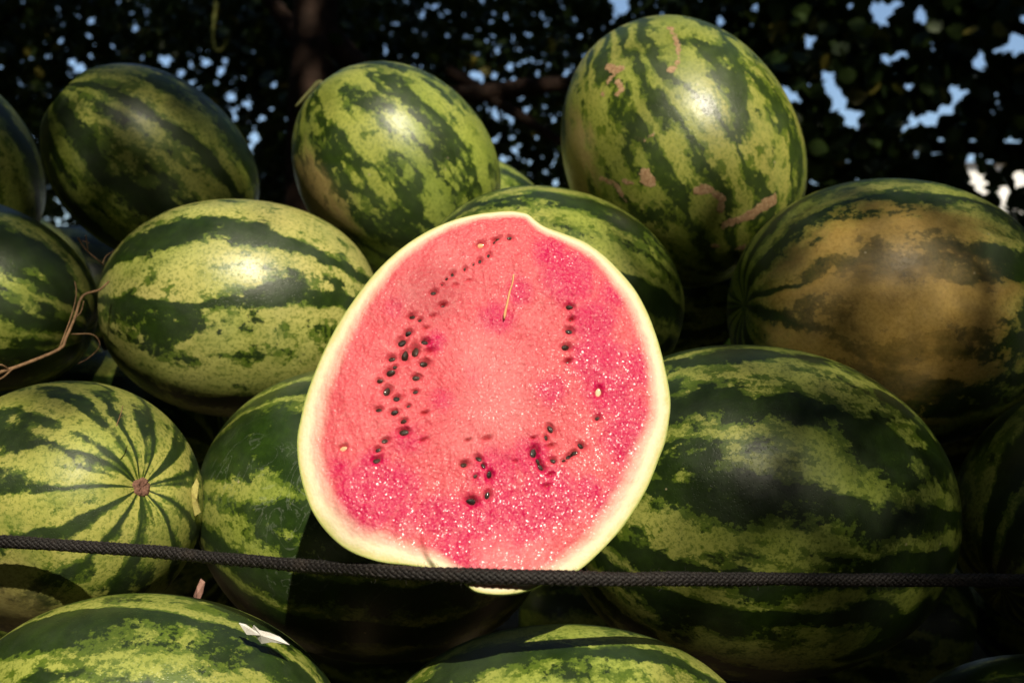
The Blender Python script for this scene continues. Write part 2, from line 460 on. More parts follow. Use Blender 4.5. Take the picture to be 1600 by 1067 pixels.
for p in FILL:
    if all((p - q).length > .45 * r + .08 for q, r in taken):
        o = link('watermelon', inner_me, inner_mat); o.location = p; o.rotation_euler = (R_(80), .2, rs.uniform(0, 3)); o.scale = (.8, .8, .8)
        tag(o, 'dark watermelon deep inside the pile, hidden in the black gaps behind the front rows', 'watermelon', 'watermelons inside the pile'); hid += 1
print('inner melons', hid)

# ------------------------------------------------------------------ the cut half
OUT = [(600,45),(640,52),(663,70),(690,87),(740,105),(790,125),(840,160),(885,205),(925,255),(955,310),(978,370),(995,430),(1008,490),(1015,545),(1010,600),(1000,650),(985,690),(970,730),(950,775),(920,825),(885,875),(850,915),(815,950),(780,980),(740,1003),(690,1022),(640,1046),(590,1057),(540,1057),(500,1048),(470,1022),(430,995),(380,980),(330,971),(280,966),(240,958),(190,940),(150,915),(110,875),(80,830),(60,780),(47,730),(40,680),(40,630),(50,580),(62,530),(80,480),(105,420),(135,360),(165,310),(200,260),(240,210),(285,165),(335,125),(390,92),(450,68),(510,53),(560,47)]
OUT = np.array([(440 + x / 1.667, 300 + y / 1.667) for x, y in OUT])
def z2p(x, y): return (440 + x / 1.667, 300 + y / 1.667)
H0 = px(757, 630, .885)
TILT, YAW = R_(20), R_(3)
HN = Vector((math.sin(YAW) * math.cos(TILT), -math.cos(YAW) * math.cos(TILT), math.sin(TILT)))   # face normal
HN_np = np.array(HN)
def on_face(uv):
    uv = np.asarray(uv, float)
    r = np.stack([(uv[..., 0] - CU) / F, np.ones(uv.shape[:-1]), -(uv[..., 1] - CV) / F], -1)
    t = H0.dot(HN) / (r @ HN_np)
    return r * t[..., None]
half = empty('watermelon_half', H0)
tag(half, 'cut watermelon half showing red flesh and seeds, leaning at the front of the pile', 'watermelon half')

# outline resampled smoothly, arc-length even
nseg = 560
closed = np.vstack([OUT, OUT[:1]])
sp_ = []
for i in range(len(OUT)):
    p0, p1, p2, p3 = OUT[i - 1], OUT[i], OUT[(i + 1) % len(OUT)], OUT[(i + 2) % len(OUT)]
    for k in range(12):
        t = k / 12
        sp_.append(.5 * ((2 * p1) + (p2 - p0) * t + (2 * p0 - 5 * p1 + 4 * p2 - p3) * t * t + (3 * p1 - p0 - 3 * p2 + p3) * t ** 3))
sp_ = np.array(sp_); sp_ = np.vstack([sp_, sp_[:1]])
L_ = np.concatenate([[0], np.cumsum(np.linalg.norm(np.diff(sp_, axis=0), axis=1))])
q = np.linspace(0, L_[-1], nseg, endpoint=False)
RIM = np.stack([np.interp(q, L_, sp_[:, 0]), np.interp(q, L_, sp_[:, 1])], -1)
CEN = np.array((752., 630.))

SEEDS = [ # zoom pixel x, y, length px, turn in degrees (0 = lying along x), fat
 (594,117,11,10),(540,163,9,60),(517,177,10,70),(477,199,8,60),(445,212,10,75),(419,240,6,20),(396,261,12,20),(420,292,11,10),(338,323,13,10),
 (330,365,14,25),(314,388,20,40),(374,388,14,0),(347,410,22,75),(321,423,22,85),(285,432,15,15),(372,444,18,15),(283,469,19,25),(351,481,16,5),(255,491,13,10),
 (275,516,20,65),(300,535,15,10),(348,519,11,20),(252,566,13,5),(293,573,15,15),(317,596,13,25),(318,623,20,5),(270,647,14,20),(250,670,13,25),(248,696,16,20),
 (475,708,15,20),(513,693,14,150),(541,737,17,80),(535,789,15,70),(495,805,22,165),(750,300,14,5),(750,361,15,170),(743,403,17,5),
 (700,617,17,120),(657,677,21,80),(676,717,15,130),(706,699,12,150),(780,661,15,150),(762,679,13,20),(735,700,9,10),(823,588,12,20),
 (566,118,8,30),(553,128,8,60),(500,188,5,50),(430,226,6,40),(360,332,8,15),(296,452,9,20),(330,556,8,20),(754,330,9,5),(747,438,11,5),(690,640,11,100),(668,700,12,110),(748,688,11,30),(525,712,11,120),(505,740,9,40)]
SLITS = [(395,321,16),(376,353,14),(557,120,16),(754,332,14),(745,440,18),(368,645,20),(372,574,20),(535,640,26),(700,660,20),(420,293,14),(485,645,16),(455,240,10),(488,228,10),(610,700,14),(690,765,20),(655,640,14),(700,735,18),(385,412,26)]
PALE_SEEDS = [(826,520,18,80,(.78,.70,.48)),(517,135,15,10,(.62,.42,.22)),(160,665,15,20,(.75,.50,.30))]

nr = 230
fr = np.concatenate([np.linspace(0, .9, nr - 70) , np.linspace(.9, 1.0, 71)[1:]])[1:]
UV = CEN + fr[:, None, None] * (RIM - CEN)[None]
UV = np.vstack([CEN[None], UV.reshape(-1, 2)])
# distance to the rim in photograph pixels
rimd = np.full(len(UV), 1e9); near = np.zeros(len(UV), int)
for s in range(nseg):
    d = np.linalg.norm(UV - RIM[s], axis=1); m = d < rimd
    rimd[m] = d[m]; near[m] = s
WID = [((467,680),44),((480,760),46),((505,825),50),((600,880),54),((660,888),34),((700,905),20),((770,930),18),((850,915),30),((920,885),42),((980,820),48),((1030,720),50),((1049,620),38),((1040,560),34),((1000,440),28),((930,385),20),((860,358),12),((820,330),9),((760,332),11),((690,350),15),((640,375),20),((560,455),28),((500,560),38)]
wd = np.zeros(nseg); ws = np.zeros(nseg)
for (p, wv) in WID:
    k = 1 / (np.linalg.norm(RIM - np.array(p), axis=1) ** 2 + 300); wd += k * wv; ws += k
rim_w = (wd / ws)[near]
rim_w = rim_w * .66
rim = rimd / rim_w
def blob(lst):
    o = np.zeros(len(UV))
    for x, y, r, k in lst:
        u, v = z2p(x, y); rr = r / 1.667
        o = np.maximum(o, k * np.exp(-((UV[:, 0] - u) ** 2 + (UV[:, 1] - v) ** 2) / rr ** 2))
    return o
deep = blob([(225,800,85,1.1),(300,780,75,.9),(400,840,70,.8),(490,890,110,.9),(610,850,100,.85),(815,340,60,.9),(825,430,65,1),(850,520,70,.9),(745,220,75,.9),(700,160,50,.8),(560,330,50,.8),(620,260,45,.7),
             (700,790,90,.9),(800,772,30,1.3),(900,640,80,.8),(240,720,50,.8),(560,720,80,.7),(400,390,35,.7),(700,520,45,.6),(650,690,60,.8),(850,820,60,.6),(420,540,45,.5),(330,640,60,.5),(500,480,40,.4),(860,260,50,.6),(300,300,50,.35)])
deep = np.maximum(deep * 1.3, blob([(930,460,60,.8),(905,570,70,.8),(150,720,50,.7),(330,850,60,.9),(880,760,60,.7)]))
light = blob([(430,170,90,.55),(330,260,80,.5),(220,480,60,.45),(230,600,60,.45),(560,480,130,.8),(560,560,130,.9),(520,420,100,.8),(480,640,80,.7),(660,330,60,.5),(600,900,60,.5),(560,955,90,.9),(650,960,70,.9),(330,880,40,.6)])
spark = blob([(400,860,120,1),(520,900,160,1),(640,880,140,1),(760,800,140,.9),(850,640,130,.8),(880,500,90,.6),(700,500,120,.5),(560,560,140,.4),(620,250,60,.4),(250,780,80,.7),(800,420,60,.5),(740,180,60,.35)])
W3 = on_face(UV)
# relief: gentle waviness, streaks running with the flesh, seed pits, a broken lip at the bottom
co = W3 - np.array(H0)
ex = Vector((math.cos(YAW), math.sin(YAW), 0)); ey = HN.cross(ex).normalized()
fx, fy = co @ np.array(ex), co @ np.array(ey)
dsp = np.empty(len(UV))
for i in range(len(UV)):
    x, y = fx[i], fy[i]
    dsp[i] = (mnoise.noise(Vector((x * 16, y * 16, 1.3))) * .0022 + mnoise.noise(Vector((x * 70, y * 45, 4.3))) * .0010
              + mnoise.noise(Vector((x * 230, y * 150, 7.7))) * .0006 + mnoise.noise(Vector((x * 560, y * 430, 2.1))) * .0005)
inside = np.clip((rim - .55) / .7, 0, 1)
dsp *= .25 + .75 * inside
dsp += .0035 * np.clip(1 - rimd / 70, 0, 1) * -1.0                                   # the cut falls away slightly to the rim
dn = np.clip((UV[:, 1] - 700) / 200, 0, 1.2); dsp += .005 * dn ** 2                   # lower part bellies forward
pit = np.zeros(len(UV))
for sdt in SEEDS + [(x, y, l, 80 if l > 17 else 20) for x, y, l, t_, c_ in PALE_SEEDS]:
    u, v = z2p(sdt[0], sdt[1]); L0 = sdt[2] / 1.667 * .62; an = R_(-sdt[3])
    dx, dy = UV[:, 0] - u, UV[:, 1] - v
    e1 = (dx * math.cos(an) + dy * math.sin(an)) / (L0 * 1.3 + .8); e2 = (-dx * math.sin(an) + dy * math.cos(an)) / (L0 * .85 + .6)
    g = np.exp(-(e1 ** 2 + e2 ** 2) ** 1.5); dsp -= .0042 * g * (L0 + 2) / 8; pit = np.maximum(pit, g * .8)
for x, y, l in SLITS:
    u, v = z2p(x, y); L0 = l / 1.667 * .6; an = R_(-15)
    dx, dy = UV[:, 0] - u, UV[:, 1] - v
    e1 = (dx * math.cos(an) + dy * math.sin(an)) / L0; e2 = (-dx * math.sin(an) + dy * math.cos(an)) / (L0 * .36)
    g = np.exp(-(e1 ** 2 + e2 ** 2)); dsp -= .0036 * g; pit = np.maximum(pit, g)
# lip: right of a curved tear the flesh stands a few millimetres prouder
lipx = z2p(362, 0)[0] + np.clip((UV[:, 1] - z2p(0, 905)[1]) / 42, 0, 1) ** 2 * 16
lip = np.clip((UV[:, 0] - lipx) / 7.0, 0, 1) * np.clip((UV[:, 1] - z2p(0, 890)[1]) / 50, 0, 1) * np.clip((z2p(720, 0)[0] - UV[:, 0]) / 60, 0, 1)
dsp += .0065 * lip
dsp += .013 * np.clip((UV[:, 1] - 898) / 14, 0, 1) * np.clip((880 - UV[:, 0]) / 30, 0, 1) * np.clip((UV[:, 0] - 690) / 30, 0, 1)   # tongue of rind pushed out under the rope
W3d = W3 + dsp[:, None] * HN_np
edge = rimd < .5
idx = 1 + np.arange(len(fr) * nseg).reshape(len(fr), nseg); nx = np.roll(idx, -1, 1)
quads = np.stack([idx[:-1], nx[:-1], nx[1:], idx[1:]], -1).reshape(-1, 4)
tris = [(0, int(nx[0, i]), int(idx[0, i])) for i in range(nseg)]
fm = bpy.data.meshes.new('flesh')
fm.from_pydata((W3d - np.array(H0)).tolist(), [], [tuple(f) for f in quads[:, ::1].tolist()] + tris)
fm.polygons.foreach_set('use_smooth', [True] * len(fm.polygons)); fm.update()
for nm, vals in (('rim', rim), ('deep', deep), ('light', light), ('spark', spark), ('pit', pit), ('lip', lip)): attr(fm, nm, vals)

def flesh_mat():
    t = NT('watermelon_flesh')
    P = t.n('TexCoord').outputs['Object']
    n1 = t.noise(P, 28, 4, .6); n2 = t.noise(P, 130, 5, .7); n3 = t.noise(P, 420, 3, .6)
    rimv = t.math('ADD', t.attr('rim'), t.math('ADD', t.math('MULTIPLY', t.math('SUBTRACT', n1, .5), .62), t.math('MULTIPLY', t.math('SUBTRACT', n2, .5), .40)))
    dp = t.math('ADD', t.attr('deep'), t.math('ADD', t.math('MULTIPLY', t.math('SUBTRACT', n1, .5), .8), t.math('MULTIPLY', t.math('SUBTRACT', n2, .5), .22)))
    lt = t.math('ADD', t.attr('light'), t.math('MULTIPLY', t.math('SUBTRACT', n2, .5), .7))
    sx = t.n('SeparateXYZ', {0: P}); fxv, fzv = sx.outputs[0], t.math('ADD', sx.outputs[2], .0)
    pol = t.n('CombineXYZ', {0: t.math('MULTIPLY', t.math('ARCTAN2', fzv, fxv), 9.0), 1: t.math('MULTIPLY', t.math('SQRT', t.math('ADD', t.math('MULTIPLY', fxv, fxv), t.math('MULTIPLY', fzv, fzv))), 26.0), 2: 0.0}).outputs[0]
    fib = t.noise(pol, 1.6, 5, .68, .5)                    # fibres fanning out from the heart
    dp = t.math('ADD', dp, t.math('MULTIPLY', t.math('SUBTRACT', fib, .5), .75))
    c = t.mix(t.step(dp, .16, .78), (.58, .074, .098), (.50, .002, .070))
    c = t.mix(t.math('MULTIPLY', t.step(fib, .52, .74), .40), c, (.66, .23, .23))
    c = t.mix(t.math('MULTIPLY', t.step(lt, .2, 1.0), .75), c, (.64, .19, .20))
    c = t.mix(t.math('MULTIPLY', t.step(n3, .46, .70), .24), c, (.68, .28, .27))
    c = t.mix(t.math('MULTIPLY', t.step(t.attr('pit'), .30, .95), .75), c, (.30, .006, .014))
    # rind in section: pale lime outside, cream, then pink
    r0 = t.mix(t.step(rimv, .05, .50), (.52, .49, .20), (.72, .63, .44))
    r1 = t.mix(t.step(rimv, .55, .95), r0, (.68, .42, .33))
    c = t.mix(t.step(rimv, .80, 1.70), r1, c)
    c = t.mix(t.math('MULTIPLY', t.step(t.attr('rim'), .11, .03), .85), c, (.26, .31, .06))
    wet = t.step(rimv, .7, 1.3)
    vo = t.n('TexVoronoi', {'Vector': P, 'Scale': 420.0}, feature='SMOOTH_F1').outputs[0]
    h = t.math('ADD', t.math('ADD', t.math('MULTIPLY', n3, .9), t.math('MULTIPLY', fib, 1.6)), t.math('ADD', t.math('MULTIPLY', vo, -.9), t.math('MULTIPLY', n2, .9)))
    nrm = t.n('Bump', {'Height': h, 'Strength': t.math('ADD', .10, t.math('MULTIPLY', wet, .20)), 'Distance': .0022}).outputs[0]
    rg = t.math('ADD', .50, t.math('MULTIPLY', wet, -.05))
    # wet grains: every cell of flesh is a tiny facet that may catch the sun
    cell = t.n('TexVoronoi', {'Vector': P, 'Scale': 820.0}, feature='F1').outputs['Color']
    jit = t.n('VectorMath', {0: cell, 1: (.5, .5, .5)}, operation='SUBTRACT').outputs[0]
    jit = t.n('VectorMath', {0: jit, 'Scale': .66}, operation='SCALE').outputs[0]
    facet = t.n('VectorMath', {0: t.n('VectorMath', {0: t.n('NewGeometry').outputs['Normal'], 1: jit}, operation='ADD').outputs[0]}, operation='NORMALIZE').outputs[0]
    spk = t.math('MULTIPLY', wet, t.step(t.math('ADD', t.attr('spark'), t.math('MULTIPLY', t.math('SUBTRACT', n1, .5), .8)), .05, .75))
    return t.bsdf(Base_Color=c, Roughness=rg, Specular_IOR_Level=.22, Normal=nrm, Subsurface_Weight=.18, Subsurface_Radius=(1.0, .35, .25), Subsurface_Scale=.004,
                  Coat_Weight=t.math('ADD', t.math('MULTIPLY', wet, .10), t.math('MULTIPLY', spk, .44)), Coat_Roughness=.24, Coat_Normal=facet)
flesh = link('flesh', fm, flesh_mat(), half)

# hull of the half: the green skin behind the face
nk = 40
base_rim = W3d[1 + (len(fr) - 1) * nseg:] - np.array(H0)
cen3 = (on_face(CEN) - np.array(H0))
V, rows = [], []
for k in range(nk + 1):
    s = k / nk
    if k == 0: sc_, dep = 1.0, 0.0
    else:
        an = s * math.pi / 2; sc_ = math.cos(an) ** .9 if k < nk else 0.0; dep = math.sin(an) * .118
        sc_ = sc_ * (1 + .010 * math.sin(an * 2))
    ring = cen3 + (base_rim - cen3) * sc_ - HN_np * dep
    V.append(ring)
V = np.vstack(V)
idx = np.arange((nk + 1) * nseg).reshape(nk + 1, nseg); nx = np.roll(idx, -1, 1)
quads = np.stack([idx[:-1], idx[1:], nx[1:], nx[:-1]], -1).reshape(-1, 4)
hm = mesh_np('half_rind', V, quads)
half_rind = link('rind', hm, rind_mat('rind_half', seed=31, N=9, w=.45, b=.15, pale=(.50, .52, .16)), half)

# seeds
def seed_mesh(name, s):
    rs = random.Random(s); V, Q = [], []
    nu_, nv_ = 12, 8
    for j in range(nv_ + 1):
        p = math.pi * j / nv_
        for i in range(nu_):
            a = 2 * math.pi * i / nu_
            x = -math.cos(p); tw = math.sin(p) * (1 - .28 * x) * (.60 + .04 * rs.random())
            V.append((x, tw * math.cos(a), tw * math.sin(a) * .58))
    for j in range(nv_):
        for i in range(nu_): Q.append((j * nu_ + i, j * nu_ + (i + 1) % nu_, (j + 1) * nu_ + (i + 1) % nu_, (j + 1) * nu_ + i))
    return mesh_py(name, V, Q)
def seed_mat(name, c1, c2, rough):
    t = NT(name); P = t.n('TexCoord').outputs['Object']
    nn = t.noise(P, 2.2, 4, .6); oi = t.n('ObjectInfo').outputs['Random']
    c = t.mix(t.math('MULTIPLY', nn, oi), c1, c2)
    return t.bsdf(Base_Color=c, Roughness=rough, Specular_IOR_Level=.25, Normal=t.bump(nn, .15, .05), Coat_Weight=.28, Coat_Roughness=.06)
black_seed = seed_mat('black_seed', (.007, .004, .003), (.060, .022, .010), .45)
smeshes = [seed_mesh('seed', s) for s in range(3)]
for m_ in smeshes: m_.materials.append(black_seed)
rot0 = Matrix((ex, ey, HN)).transposed()
rs = random.Random(5)
def put_seed(me, x, y, l, turn, sink=.0013, fat=1.0):
    u, v = z2p(x, y); k = int(np.argmin((UV[:, 0] - u) ** 2 + (UV[:, 1] - v) ** 2))
    hl = (l * .92 + 3.5) / 1.667 / F * .885 * .5
    o = link('seed', me, None, flesh)
    o.location = Vector((W3d[k] - np.array(H0)).tolist()) - HN * sink * .15 + HN * (hl * .22)
    o.rotation_euler = (rot0 @ Matrix.Rotation(R_(turn), 3, 'Z') @ Matrix.Rotation(rs.uniform(-.35, .35), 3, 'Y') @ Matrix.Rotation(rs.uniform(-.4, .4), 3, 'X')).to_euler()
    o.scale = (hl * 1.38, hl * 1.42, hl * 1.2)
    return o
for i, sdt in enumerate(SEEDS): put_seed(smeshes[i % 3], *sdt)
for i, (x, y, l, turn, c_) in enumerate(PALE_SEEDS):
    pm_ = seed_mesh('seed', 9 + i)
    pm_.materials.append(seed_mat('pale_seed', c_, (c_[0] * .6, c_[1] * .5, c_[2] * .4), .4))
    tag(put_seed(pm_, x, y, l, turn), 'pale unripe seed')
# a thin pale fibre lying on the flesh
pth = [Vector((on_face(z2p(x, y)) - np.array(H0)).tolist()) + HN * .0022 for x, y in ((604, 218), (601, 240), (594, 262), (588, 290), (583, 312), (579, 334))]
link('fibre', mesh_py('fibre', *tube(smooth_path(pth, 5), [.0007] * 10 + [.0009] * 10 + [.0012] * 4 + [.0007, .0001], 6, False)), plain('fibre', (.72, .42, .20), (.60, .30, .14), 300, .6, .2, .001), flesh)

# ------------------------------------------------------------------ the rope
rope_pts = [px(-900, 790, 1.02), px(-400, 818, 1.01), px(0, 845, .990), px(180, 857, .972), px(320, 869, .94), px(480, 884, .885), px(600, 893, .838), px(700, 898, .818), px(790, 901, .812), px(900, 903, .816), px(1050, 904, .845), px(1250, 905, .905), px(1500, 906, .945), px(1750, 907, .97), px(2100, 903, .98), px(2500, 895, 1.0)]
path = smooth_path(rope_pts, 60)
PA = np.array(path); L_ = np.concatenate([[0], np.cumsum(np.linalg.norm(np.diff(PA, axis=0), axis=1))])
RR = .0051
step_ = .0009
sL = np.arange(0, L_[-1], step_)
PA = np.stack([np.interp(sL, L_, PA[:, i]) for i in range(3)], -1)
for i in range(len(PA)):                                       # slight unevenness of a used rope
    PA[i, 2] += .0009 * mnoise.noise(Vector((sL[i] * 14, 2, 2))); PA[i, 1] += .0009 * mnoise.noise(Vector((sL[i] * 14, 7, 2)))
T = np.gradient(PA, axis=0); T /= np.linalg.norm(T, axis=1)[:, None]
N1 = np.cross(T, np.array([0, 0, 1.])); N1 /= np.linalg.norm(N1, axis=1)[:, None]; N2 = np.cross(N1, T)
allV, allQ, off = [], [], 0
NS, SEG = 7, 6
om = 2 * math.pi / .040
def add_tube_np(Cn, r1, r2, e1, e2):
    global off
    n_ = len(Cn); a = np.linspace(0, 2 * math.pi, SEG, endpoint=False)
    v = Cn[:, None] + (np.cos(a)[None, :, None] * e1[:, None] * r1) + (np.sin(a)[None, :, None] * e2[:, None] * r2)
    idx = off + np.arange(n_ * SEG).reshape(n_, SEG); nx = np.roll(idx, -1, 1)
    allV.append(v.reshape(-1, 3)); allQ.append(np.stack([idx[:-1], nx[:-1], nx[1:], idx[1:]], -1).reshape(-1, 4)); off += n_ * SEG
for hand in (1, -1):
    for k in range(NS):
        phi = 2 * math.pi * k / NS + hand * om * sL
        rad = RR * (.86 + hand * .09 * np.cos(NS * om * sL + math.pi * 0))
        rad = rad * (1 + .06 * np.sin(sL * 300 + k * 1.7) + .07 * np.sin(sL * 23 + 1.1) * np.sin(sL * 61))
        dirv = np.cos(phi)[:, None] * N1 + np.sin(phi)[:, None] * N2
        Cn = PA + dirv * rad[:, None]
        tt = np.gradient(Cn, axis=0); tt /= np.linalg.norm(tt, axis=1)[:, None]
        side = np.cross(dirv, tt); side /= np.linalg.norm(side, axis=1)[:, None]
        add_tube_np(Cn,   .00163, .00076, side, dirv)
core_e = np.ones((len(PA), 1))
add_tube_np(PA[::6], RR * .82, RR * .82, N1[::6], N2[::6])
rs = np.random.default_rng(4)
for _ in range(1100):                                           # stray fibres
    i = rs.integers(0, len(PA) - 10); a = rs.uniform(0, 6.28); d0 = np.cos(a) * N1[i] + np.sin(a) * N2[i]
    p = PA[i] + d0 * RR * .95; q_ = p + d0 * rs.uniform(.001, .0045) + T[i] * rs.uniform(-.004, .004)
    mid_ = (p + q_) / 2 + rs.normal(size=3) * .0006
    Cn = np.array([p, mid_, q_]); e1 = np.repeat(N1[i:i + 1], 3, 0); e2 = np.repeat(T[i:i + 1], 3, 0)
    add_tube_np(Cn, .00014, .00014, e1, e2)
rope_m = NT('black_cord'); P = rope_m.n('TexCoord').outputs['Object']
nn = rope_m.noise(P, 900, 4, .7); n4 = rope_m.noise(P, 40, 3, .6)
c = rope_m.mix(rope_m.step(nn, .4, .75), (.006, .005, .005), (.034, .028, .026))
c = rope_m.mix(rope_m.math('MULTIPLY', rope_m.step(n4, .5, .8), .35), c, (.050, .036, .026))
rope_mat = rope_m.bsdf(Base_Color=c, Roughness=.62, Specular_IOR_Level=.35, Normal=rope_m.bump(nn, .5, .0006))
tag(link('rope', mesh_np('rope', np.vstack(allV), np.vstack(allQ)), rope_mat), 'black braided rope stretched across the front of the melons', 'rope')

# ------------------------------------------------------------------ small dry things among the melons
vine_m = plain('dry_vine', (.26, .155, .08), (.13, .075, .04), 220, .8, .6, .0012)
def branch(pts, r0, r1, n=6):
    p = smooth_path([px(*q) for q in pts], n)
    r0, r1 = r0 * .72, r1 * .75
    return tube(p, [r0 + (r1 - r0) * i / (len(p) - 1) * (1 if i % n else .8) for i in range(len(p))], 7)
parts = [branch([(-60, 612, 1.16), (-5, 584, 1.20), (35, 570, 1.22), (92, 546, 1.25), (103, 528, 1.26), (117, 496, 1.27), (129, 463, 1.28), (155, 453, 1.29), (170, 440, 1.31)], .0030, .0016),
         branch([(92, 546, 1.25), (112, 492, 1.27), (119, 460, 1.28), (117, 440, 1.29)], .0010, .0006),
         branch([(112, 522, 1.26), (145, 523, 1.28), (156, 540, 1.29), (140, 558, 1.30), (122, 568, 1.31)], .0010, .0006),
         branch([(20, 576, 1.21), (0, 592, 1.19), (-20, 590, 1.18)], .0016, .0010), branch([(14, 578, 1.21), (2, 570, 1.20), (-14, 574, 1.2)], .0016, .001),
         branch([(117, 496, 1.27), (126, 488, 1.275), (131, 470, 1.28)], .0009, .0006)]
tag(link('dry_vine', mesh_py('dry_vine', *join(parts)), vine_m), 'crooked dry brown vine lying between the melons at the left', 'vine')
parts = [branch([(122, 372, 1.34), (130, 385, 1.35), (136, 392, 1.355), (150, 404, 1.36), (162, 414, 1.38)], .0015, .0009),
         branch([(134, 368, 1.34), (136, 384, 1.35), (138, 394, 1.355)], .0010, .0008), branch([(128, 376, 1.34), (140, 380, 1.345)], .0008, .0005),
         branch([(160, 412, 1.37), (166, 400, 1.38), (178, 392, 1.39)], .0007, .0005)]
tag(link('dry_tendril', mesh_py('dry_tendril', *join(parts)), vine_m), 'small forked dry tendril caught behind the boldly banded melon', 'vine')
parts = [branch([(182, 665, 1.02), (188, 648, 1.02), (192, 634, 1.025)], .0007, .0004), branch([(186, 655, 1.02), (192, 648, 1.018)], .0004, .0003)]
tag(link('straw', mesh_py('straw', *join(parts)), vine_m), 'tiny dry straw lying on the melon with the end scar', 'straw')

def scrap(name, outline, d, th, mat, label, cat, seed, curl=.004):
    rs = random.Random(seed)
    pts = [px(u, v, d) for u, v in outline]
    c = sum(pts, Vector()) / len(pts)
    n_ = len(pts); V = []; Q = []
    fr_ = [Vector((0, rs.uniform(-curl, curl), rs.uniform(-curl, curl) * .3)) for _ in pts]
    for s in (0, 1):
        V.append(c + Vector((0, -curl * .8 + s * th, 0)))
        for p, f in zip(pts, fr_): V.append(p + f + Vector((0, s * th, 0)))
    for i in range(n_):
        j = (i + 1) % n_
        Q.append((0, 1 + i, 1 + j)); Q.append((n_ + 1, n_ + 2 + j, n_ + 2 + i)); Q.append((1 + i, n_ + 2 + i, n_ + 2 + j, 1 + j))
    return tag(link(name, mesh_py(name, V, Q, False), mat), label, cat)
white_m = plain('white_scrap', (.78, .77, .74), (.58, .56, .52), 160, .6, .3, .001)
scrap('paper_scrap', [(374, 972), (384, 975), (392, 982), (398, 976), (406, 982), (420, 990), (436, 996), (452, 1006), (440, 1007), (424, 1004), (408, 1004), (398, 994), (386, 988)], .925, .0008, white_m,
      'torn white scrap wedged over the bottom left melon', 'scrap', 3)
pod_m = plain('pink_husk', (.42, .24, .20), (.26, .13, .10), 200, .7, .4, .001)
scrap('dry_husk', [(313, 905), (319, 912), (316, 928), (309, 946), (302, 944), (301, 930), (308, 915)], 1.10, .0015, pod_m, 'dry pinkish husk in the gap under the rope at the left', 'husk', 5)
leaf_y = plain('yellow_leaf', (.50, .46, .14), (.36, .30, .10), 200, .6, .3, .001)
scrap('dry_leaf', [(308, 748), (312, 756), (309, 778), (312, 800), (304, 806), (301, 790), (300, 772), (302, 758)], 1.12, .0012, leaf_y, 'small yellow leaf squeezed between the end-scar melon and the scratched one', 'leaf', 8)

# ------------------------------------------------------------------ trees
LEAF = np.array([(0, 0, 0), (.30, .30, .05), (.40, .62, .06), (.22, .90, .02), (0, 1.0, -.06), (-.22, .90, .02), (-.40, .62, .06), (-.30, .30, .05), (0, .5, -.02)])
LEAF_F = np.array([(8, i, (i + 1) % 8) for i in range(8)])
LEAF4 = np.array([(0, 0, 0), (.40, .5, .05), (0, 1.0, -.06), (-.40, .5, .05)])
LEAF4_F = np.array([(0, 1, 2), (0, 2, 3)])
def leaf_cloud(pos, size, seed, droop=.5, simple=False):
    LF, LFF = (LEAF4, LEAF4_F) if simple else (LEAF, LEAF_F)
    rs = np.random.default_rng(seed); n_ = len(pos)
    yv = rs.normal(size=(n_, 3)); yv[:, 2] -= droop; yv /= np.linalg.norm(yv, axis=1)[:, None]
    zv = rs.normal(size=(n_, 3)); zv[:, 2] += .6
    xv = np.cross(yv, zv); xv /= np.linalg.norm(xv, axis=1)[:, None]; zv = np.cross(xv, yv)
    k = (np.asarray(size) * rs.uniform(.7, 1.2, n_))[:, None, None]
    bend = rs.uniform(-.5, 2.0, n_)[:, None, None]
    V = pos[:, None] + k * (LF[None, :, 0:1] * xv[:, None] + (LF[None, :, 1:2] - .5) * yv[:, None] + LF[None, :, 2:3] * bend * zv[:, None])
    Fc = LFF[None] + (np.arange(n_) * len(LF))[:, None, None]
    return V.reshape(-1, 3), Fc.reshape(-1, 3)
def project(p):
    return np.stack([CU + F * p[:, 0] / p[:, 1], CV - F * p[:, 2] / p[:, 1]], -1)
bark = plain('bark', (.060, .034, .024), (.028, .017, .012), 14, .9, .8, .02)
# openings in the crowns where the sky shows (seen from the pile): centre and radius, photograph pixels
GAPS = [(143,34,9),(139,57,8),(96,64,9),(213,44,11),(123,108,16),(140,116,13),(233,17,8),(175,71,7),(260,95,14),(250,90,10),(283,115,9),(324,98,12),(345,112,14),(338,130,10),(361,152,12),(388,162,11),(368,186,8),(398,216,13),(392,230,8),(425,170,9),(456,190,15),(450,205,12),(428,135,8),(112,95,8),(100,40,6),(300,100,7),(352,95,8),(372,170,8),(410,185,7),
        (743,119,13),(773,119,9),(796,107,6),(819,150,5),(773,222,5),(801,182,4),(600,83,5),(760,232,4),(560,40,3),(690,60,3),(860,100,3),
        (973,10,13),(960,0,8),(845,21,6),(1125,35,9),(1267,64,12),(1377,24,22),(1392,10,14),(1329,10,10),(1438,28,13),(1590,66,22),(1600,40,10),(1529,100,12),(1234,152,14),(1222,145,9),(1301,138,15),(1292,118,11),(1312,165,16),(1330,186,18),(1386,93,10),(1415,88,8),(1443,188,12),(1428,192,10),(1458,186,10),(1495,147,11),(1467,230,14),(1583,221,11),(1519,237,14),(1595,280,16),(1529,285,16),(1481,169,9),(1567,304,10),(1513,255,10),(1560,262,8),(1280,290,6),(1180,15,6),(1550,180,6),(1420,130,6)]
GA = np.array(GAPS, float)
def open_gaps(p, leaf):
    uv = project(p); r_px = leaf * .42 * F / p[:, 1]
    keep = np.ones(len(p), bool)
    for u, v, r in GA:
        keep &= (np.hypot(uv[:, 0] - u, uv[:, 1] - v) > r * (.85 if u > 900 else .50) + r_px * .50)
    return keep
